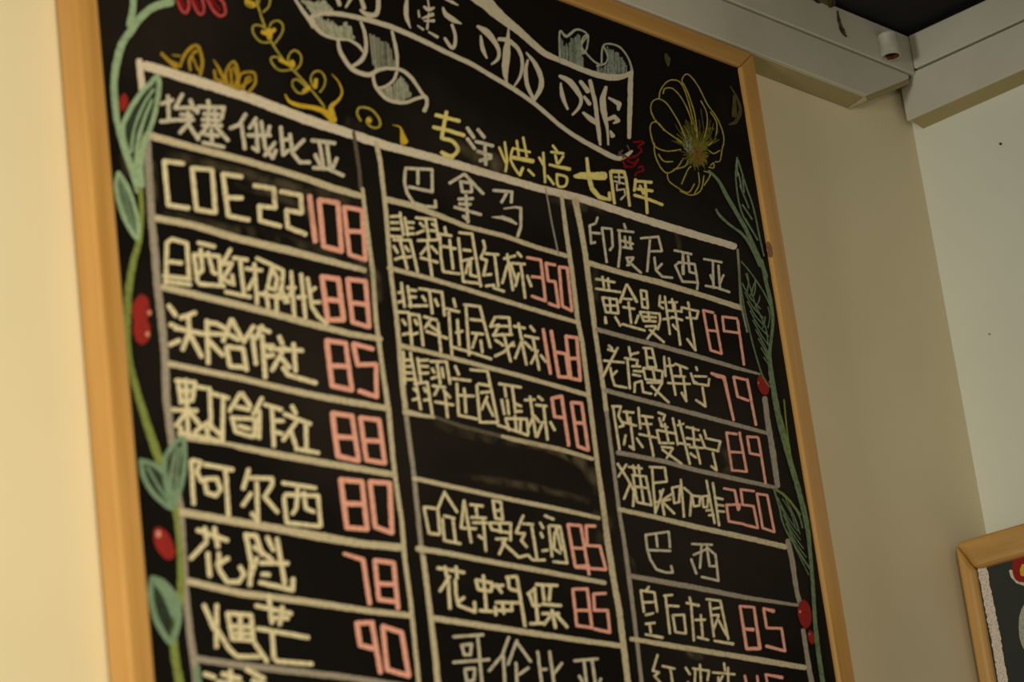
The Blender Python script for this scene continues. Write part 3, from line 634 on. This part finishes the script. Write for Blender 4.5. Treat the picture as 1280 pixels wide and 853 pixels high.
# ---------------------------------------------------------------- golden sprigs above the table
strokes('sprig_stem', 'olive', 12, '~700,-10 725,80 755,165 790,250 860,360 930,435 1000,510 1060,580 1100,630 1128,670', 'gold chalk stem of the climbing sprig', A_, 5)
for s in ('~770,200 740,165 690,158 678,190 700,235 740,265 800,262', '~785,240 782,180 800,140 840,130 868,160 860,210 815,275',
          '~880,390 840,360 800,358 795,385 830,430 870,442 920,435', '~915,415 900,370 915,330 945,315 980,345 978,400 945,440',
          '~1010,540 960,498 930,505 930,540 960,578 1000,582 1035,560', '~1055,540 1042,490 1065,450 1105,448 1132,490 1125,540 1100,575',
          '~640,-10 635,20 665,45 705,35', '~790,-10 780,40 745,75', '~720,-10 715,20 700,35'):
    strokes('sprig_leaf', 'olive', 11, s, None, A_, 5)
for s, w_ in (('740,200 780,215 815,185', 24), ('780,190 785,235', 34), ('850,375 900,400 935,395', 22), ('925,385 932,412', 26), ('1000,570 1030,545', 26), ('1075,500 1070,545', 26), ('640,5 690,30', 26)):
    strokes('sprig_bud', 'goldhi', w_, s, 'bright gold dab on the sprig', A_, 5)
strokes('sprig_base', 'goldhi', 20, '~882,590,6 910,635,18 970,660,26 1050,672,26 1120,695,34 1180,745,44; ~1175,465,4 1215,510,8 1238,575,12 1215,625,16 1170,670,30 1180,750,52', 'gold swash at the foot of the sprig', A_, 5)
for s in ('110,335 150,375 200,412,40', '225,420,14 245,360 285,305 330,285 355,330 365,400 350,470', '290,440,14 285,380 310,330 330,320', '180,345,10 225,350,10', '300,350,10 340,440,14'):
    strokes('bud_petal', 'gold', 20, '~'+s, None, A_, 5)
for s in ('435,375,8 470,430 490,470', '440,440 445,490 510,525', '470,440 500,500', '~515,510 515,440 560,385 588,450 570,540', '540,430 550,530', '560,420 590,500', '~590,540 600,470 650,450 690,460 695,520 650,580', '620,560 640,490 665,480', '600,545 670,500', '500,470 530,530 600,560'):
    strokes('bud_petal', 'gold', 16, s, None, A_, 5)
strokes('spiral', 'olive', 15, '~455,755 432,710 450,672 520,685 570,745 572,790 530,798 492,765 505,735 520,750', 'gold chalk spiral', B_, 5)
strokes('flick', 'goldhi', 12, '~655,782,6 700,795,10 715,840,28 725,885,56', 'gold flick on the top line', B_, 5)
strokes('spiral', 'goldhi', 26, '500,745 512,760', 'bright dot in the spiral', B_, 5)
strokes('red_flower', 'rose', 17, '~205,-10 230,55 262,80 280,40 275,-10; ~300,-10 325,60 355,90 375,60 362,-10; ~395,-10 430,60 475,100 508,80 498,20 470,-10', 'rose chalk petals at the top edge', A_, 5)
strokes('red_flower', 'darkred', 26, '220,-10 250,40; 310,-10 345,50; 410,-10 470,60', 'dark red inside of the petals', A_, 5)

# ---------------------------------------------------------------- left climbing vine
strokes('vine_stem', 'mint', 8, '~167,-8,8 166,12,8 162,32,8', None)
strokes('vine_stem', 'mint', 8, '~214,2,10 190,10,9 174,24,9 164,38,9 152,56,9 145,82,9 143,100,8 143,120,8 147,155,7 155,187,6 164,213,6 172,240,5', 'mint green chalk stem at upper left')
strokes('vine_stem', 'green', 7, '~175,235,6 177,262,6 174,300,7 166,330,8 160,370,9 159,410,8 161,445,7 170,485,8 182,525,9 198,572,10 210,605,9 218,632,8 223,670,6 226,710,8 225,745,9 220,775,9 217,800,9 220,830,10 226,862,10', 'olive green chalk stem of the left vine')
def leaf(fill, edge, poly, veins, wd, label):
    bm = bmesh.new(); polyfill(bm, poly, onP) if False else None
    bm.free()
    if fill: 
        a = math.atan2(poly[len(poly)//2][1]-poly[0][1], poly[len(poly)//2][0]-poly[0][0])
        hatch('leaf_shading', fill, poly, a-math.pi/2, 3.2, 2.2, label+' shading')
    pts = ' '.join('%g,%g' % p for p in poly+[poly[0]])
    strokes('drawn_leaf', edge, wd, '~'+pts+(';'+veins if veins else ''), label)
leaf('leafill', 'mint', [(162, 200), (153, 165), (160, 142), (175, 118), (188, 104), (196, 96), (199, 105), (196, 130), (190, 155), (180, 180), (176, 210), (178, 232), (170, 222)],
     '~164,190,3 168,160,3 180,130,3 192,112,3; ~170,215,5 172,180,5 180,150,4 190,125,3; ~174,225,4 178,195,4 184,165,3; ~182,170,6 177,190,7 174,220,8', 6, 'mint green leaf beside the top left heading')
leaf('teal', 'mint', [(148, 216), (145, 232), (150, 258), (158, 278), (171, 298), (173, 282), (168, 258), (160, 235)], '', 5, 'small mint green leaf pointing up by the left frame')
leaf('leafill', 'teal', [(176, 576), (180, 597), (190, 615), (202, 627), (213, 634), (213, 612), (205, 592), (192, 581)], '~185,585,3 196,605,3 211,628,3', 6, 'grey-green left leaf of the low pair')
leaf('leafill', 'teal', [(214, 636), (207, 600), (206, 575), (214, 560), (228, 548), (231, 565), (230, 590), (224, 615)], '~214,628,4 214,590,4 222,560,3; ~218,620,3 222,590,3 226,560,3', 6, 'grey-green right leaf of the low pair')
leaf('leafill', 'teal', [(190, 723), (188, 745), (194, 772), (203, 790), (213, 803), (220, 790), (224, 765), (216, 742), (203, 728)], '~203,732,6 214,750,6 220,775,5; ~196,730,5 206,745,5 216,770,4', 7, 'grey-green leaf low on the left vine')
strokes('drawn_leaf', 'teal', 7, '246,835 250,865', 'green leaf tip at the bottom edge')
def berry(cx, cy, rx, ry, ang, hl, lab):
    bm = bmesh.new(); blob(bm, cx, cy, rx, ry, ang, onP); o = mark('drawn_berry', bm, CH['red'], lab)
    for (hx, hy, r) in hl:
        bm = bmesh.new(); blob(bm, hx, hy, r, r*1.3, 0, onP); mark('berry_highlight', bm, CH['blush'], None)
berry(154.5, 128, 5.5, 11, 0.1, [], 'small red berry by the mint leaf')
berry(176, 388, 11, 20, 0.1, [(187, 391, 2.6)], 'upper red berry by the left line')
berry(177, 413, 11, 18, -0.1, [(184.5, 418, 2.6)], 'lower red berry by the left line')
berry(205, 680, 11, 22, -0.45, [(198, 668, 3.5)], 'oval red berry low on the left vine')
berry(954, 482, 7, 13, -0.3, [(948, 479, 1.0)], 'red berry at the right of the second row')
berry(1006, 768, 8.5, 18, -0.12, [(1000, 765, 1.4)], 'red berry low on the right vine')
berry(1014, 797, 4, 9, -0.2, [(1012, 793, 0.9)], 'small red berry under the larger one')
strokes('red_scribble', 'darkred', 14, '~760,140 800,135 825,145 790,165 810,190 790,215 760,235; ~720,255 760,270 790,245 760,290 720,290 700,275; ~790,300 810,290 820,315 780,330 770,350; ~700,220 730,240 760,225; ~690,250 710,300', 'dark red scribble at the banner end', E_, 5)
strokes('red_scribble', 'dim', 10, '690,190 660,225; 720,160 735,190; 670,200 700,240', 'smudged chalk at the banner end', E_, 5)

# ---------------------------------------------------------------- yellow flower
FL = (780, 60)
bm = bmesh.new()
for k in range(260):
    a = random.uniform(0, 2*math.pi); r0 = random.uniform(5, 40); r1 = r0+random.uniform(30, 90 if math.sin(a) > -0.3 else 190)
    cx, cy = 455, 650
    p = [(FL[0]+(cx+math.cos(a)*r*0.75)/5, FL[1]+(cy+math.sin(a)*r)/5, random.uniform(3, 6)/5) for r in (r0, r1)]
    ribbon(bm, p, onP, 0.2)
mark('flower_centre', bm, chalk('yellow_green_chalk', srgb(118, 112, 44), 0.5), 'scribbled yellow-green centre')
for s in ('~370,235 362,200 385,165 420,180 470,250 520,350 570,420 605,490 625,570 612,640 600,705 570,712', '~370,220 395,270 420,340 445,430 458,560',
          '~220,315 228,265 270,210 320,200 355,220 385,280 420,400 445,520', '~245,285 255,255 300,252 350,300 395,380 430,480',
          '~190,445 168,390 175,340 215,318 265,345 310,410 350,480 382,560', '~250,515 215,470 180,465 163,500 175,570 200,620 270,645 355,635',
          '~195,450 250,510 310,555 360,590', '~190,595 192,660 225,740 270,782 330,750 370,690', '~215,665 250,708 305,710',
          '~270,785 280,830 330,870 400,905 440,850', '~350,895 420,920 480,890 500,800', '~360,850 400,760 420,740', '~540,735 560,720 560,750 530,745', '~500,770 540,790 500,860',
          '~480,330 515,400 520,480 500,560', '~540,400 580,470 570,560 530,610', '~600,640 560,660 530,640', '~310,760 380,740 400,700', '~440,910 470,850 465,780'):
    strokes('flower_petal', 'olive', 8, s, None, FL, 5, 0.15)
strokes('flower_petal', 'dimolive', 8, '480,380 500,520; 540,450 520,560; 560,470 530,600; 430,450 445,560; 400,460 430,560; 590,520 550,600; 470,450 480,560; 340,640 400,660; 360,700 420,680; 300,580 370,610; 320,480 370,560', 'faint inner strokes of the petals', FL, 5)
strokes('flower_centre', 'hatch2', 8, '380,560 400,620; 395,580 390,640; 410,600 430,650; 370,610 400,650; 420,560 410,640', 'grey-green strokes in the flower', FL, 5)
bm = bmesh.new()
for k in range(26):
    x, y = 465+random.gauss(0, 20), 670+random.gauss(0, 34); p = [(FL[0]+x/5, FL[1]+y/5, 1.3), (FL[0]+(x+random.uniform(-20, 20))/5, FL[1]+(y+random.uniform(15, 45))/5, 1.0)]
    ribbon(bm, p, onP, 0.2)
mark('flower_centre', bm, chalk('russet_chalk', srgb(128, 84, 50), 0.6), 'russet heart of the flower')
strokes('faint_mark', 'dimolive', 30, '262,40,20 272,70,40 278,110,16', 'faint rubbed olive dab under the top rail', FL, 5)
strokes('faint_mark', 'dimolive', 22, '~665,240,8 705,310,16 728,390,22 700,460,26 655,478,10; 690,300,20 690,420,40', 'faint rubbed olive crescent', FL, 5)

# ---------------------------------------------------------------- right climbing vine
G_, H0, W_o, U_o = (800, 180), (840, 330), (770, 590), (740, 410)
for s, w_, lab in (('~430,168,16 490,230,20 545,330,26 600,425,26 660,530,26 715,650,26 755,740,28 790,830,26', 24, 'green flower stalk'),
          ('~475,410,14 500,450,18 560,505,16 640,565,18 700,650,24 750,760,24', 18, 'side shoot of the flower stalk')):
    strokes('vine_stem', 'moss', w_, s, lab, G_, 5)
strokes('drawn_leaf', 'moss', 11, '~607,85 598,180 605,280 622,380 650,460 700,540 735,600; ~612,100 640,190 665,270 700,370 725,470 745,570 775,700; 625,260 680,400; 640,380 700,470; 660,470 710,560; 640,200 650,300', 'narrow green leaf beside the flower stalk', G_, 5)
strokes('drawn_leaf', 'hatch2', 9, '605,100 610,200; 615,180 635,280', 'pale edge of the narrow leaf', G_, 5)
strokes('vine_stem', 'moss', 7, '~952,326,5 957,350,5 963,375,5 966,400,4 964,425,4 962,445,5 965,475,7 972,515,8 979,545,8 988,578,7 996,605,7 1004,635,7 1010,665,6 1013,695,5 1016,730,5 1018,765,5 1021,800,6 1025,830,6 1030,862,6', 'long green stem of the right vine')
strokes('vine_stem', 'green', 2, '~980,500 984,540 990,580; ~976,520 986,560 992,600', 'thin grass-like strokes beside the stem')
strokes('drawn_leaf', 'moss', 9, '~422,0 424,90 436,180 455,290 480,400 510,520 545,640 575,720 612,770; ~432,-15 480,40 530,110 580,190 612,260 625,300', 'large pointed leaf outline beside the table', H0, 5)
vs = '~460,60 490,150 520,250 560,340 590,420 600,500'
for k in range(9):
    y = 120+k*58; x = 438+k*17
    vs += ';~%d,%d %d,%d %d,%d' % (x, y, x+50, y+90, min(606, x+115), y+160)
vs += ';~470,60 478,110 470,170; ~515,120 500,170 492,200; ~550,200 540,240 520,270; ~582,330 575,380 560,410; ~520,100 520,160 510,200; ~600,270 612,330 600,400'
strokes('leaf_vein', 'moss', 8, vs, 'diagonal veins of the large leaf', H0, 5)
strokes('drawn_leaf', 'moss', 11, '~985,105 1020,220 1040,310 1075,390 1130,480 1180,560 1222,620; ~990,105 1050,150 1110,210 1150,290 1165,350', 'lower pointed leaf on the right vine', W_o, 5)
vs = ''
for k in range(6):
    x = 1010+k*18; y = 160+k*55
    vs += ';~%d,%d %d,%d %d,%d' % (x, y, x+55, y+110, min(1205, x+125), y+210)
vs += ';~1040,170 1090,250 1120,340; ~1090,230 1120,300 1150,390; ~1060,170 1110,270 1140,350'
strokes('leaf_vein', 'moss', 7, vs[1:], 'veins of the lower pointed leaf', W_o, 5)
strokes('drawn_leaf', 'green', 16, '~995,110 1050,145 1100,200 1150,270', 'olive upper edge of the lower leaf', W_o, 5)

# ---------------------------------------------------------------- rubbed chalk dust
md, n, l, b = mat('rubbed_chalk_dust', 0.95)
b.inputs['Base Color'].default_value = srgb(150, 136, 104)
tc = n.new('ShaderNodeTexCoord'); uv = n.new('ShaderNodeAttribute'); uv.attribute_name = 'fade'
nz = n.new('ShaderNodeTexNoise'); nz.inputs['Scale'].default_value = 60; nz.inputs['Detail'].default_value = 5
mr = n.new('ShaderNodeMapRange'); mr.inputs['From Min'].default_value = 0.35; mr.inputs['From Max'].default_value = 0.75; mr.inputs['To Max'].default_value = 1
mu = n.new('ShaderNodeMath'); mu.operation = 'MULTIPLY'
l.new(tc.outputs['Object'], nz.inputs['Vector']); l.new(nz.outputs['Fac'], mr.inputs['Value'])
l.new(mr.outputs['Result'], mu.inputs[0]); l.new(uv.outputs['Fac'], mu.inputs[1]); l.new(mu.outputs['Value'], b.inputs['Alpha'])
def dust(pts, amount):
    """soft edged smear: a strip with a fade attribute that dies out at its edges"""
    bm = bmesh.new(); lay = bm.verts.layers.float.new('fade'); LAYER[0] += 4; off = LAYER[0]*1.2e-6; rows = []
    pts = smooth(pts, 6)
    for i, p in enumerate(pts):
        q0, q1 = pts[max(0, i-1)], pts[min(len(pts)-1, i+1)]
        t = Vector((q1[0]-q0[0], q1[1]-q0[1])).normalized(); nn = Vector((-t.y, t.x)); row = []
        e = math.sin(math.pi*min(1, max(0, (i+0.0)/(len(pts)-1))))**0.6
        for f in (-1, -0.55, 0, 0.55, 1):
            v = bm.verts.new(onP(p[0]+nn.x*f*p[2]/2, p[1]+nn.y*f*p[2]/2, off)); v[lay] = amount*e*(0 if abs(f) == 1 else 0.6 if f else 1)
            row.append(v)
        rows.append(row)
    for a, c in zip(rows, rows[1:]):
        for k in range(4): bm.faces.new((a[k], a[k+1], c[k+1], c[k]))
    mark('chalk_smudge', bm, md, None)
for pts, am in (
 ([(200, 190, 16), (300, 216, 18), (400, 243, 20), (452, 258, 14)], .35), ([(200, 262, 12), (280, 285, 16), (340, 296, 18), (440, 325, 12)], .3), ([(292, 228, 14), (340, 243, 16), (390, 262, 12)], .3),
 ([(380, 245, 20), (388, 262, 20), (392, 282, 10)], .5), ([(440, 320, 10), (465, 345, 24), (475, 380, 10)], .35),
 ([(575, 595, 6), (620, 602, 14), (680, 612, 12), (740, 628, 10)], .4), ([(640, 548, 10), (700, 566, 14), (735, 585, 20), (745, 620, 20)], .55), ([(540, 528, 16), (600, 545, 18), (680, 560, 10)], .3),
 ([(735, 330, 16), (742, 350, 22), (746, 380, 10)], .25), ([(780, 690, 10), (786, 705, 18), (792, 722, 10)], .5), ([(590, 195, 30), (612, 204, 34), (640, 210, 20)], .5), ([(680, 240, 20), (720, 252, 26), (760, 262, 16)], .3),
 ([(560, 172, 6), (580, 186, 20), (600, 200, 12)], .3), ([(740, 640, 14), (756, 655, 26), (748, 680, 10)], .3), ([(855, 812, 8), (866, 818, 14), (880, 824, 8)], .4), ([(430, 148, 16), (450, 160, 14), (470, 165, 8)], .12),
 ([(900, 560, 10), (915, 580, 16), (900, 600, 10)], .25), ([(190, 200, 10), (192, 230, 12), (194, 262, 8)], .5), ([(845, 285, 12), (848, 300, 10), (850, 315, 6)], .3), ([(150, 190, 8), (156, 205, 14), (160, 225, 8)], .3),
): dust(pts, am)
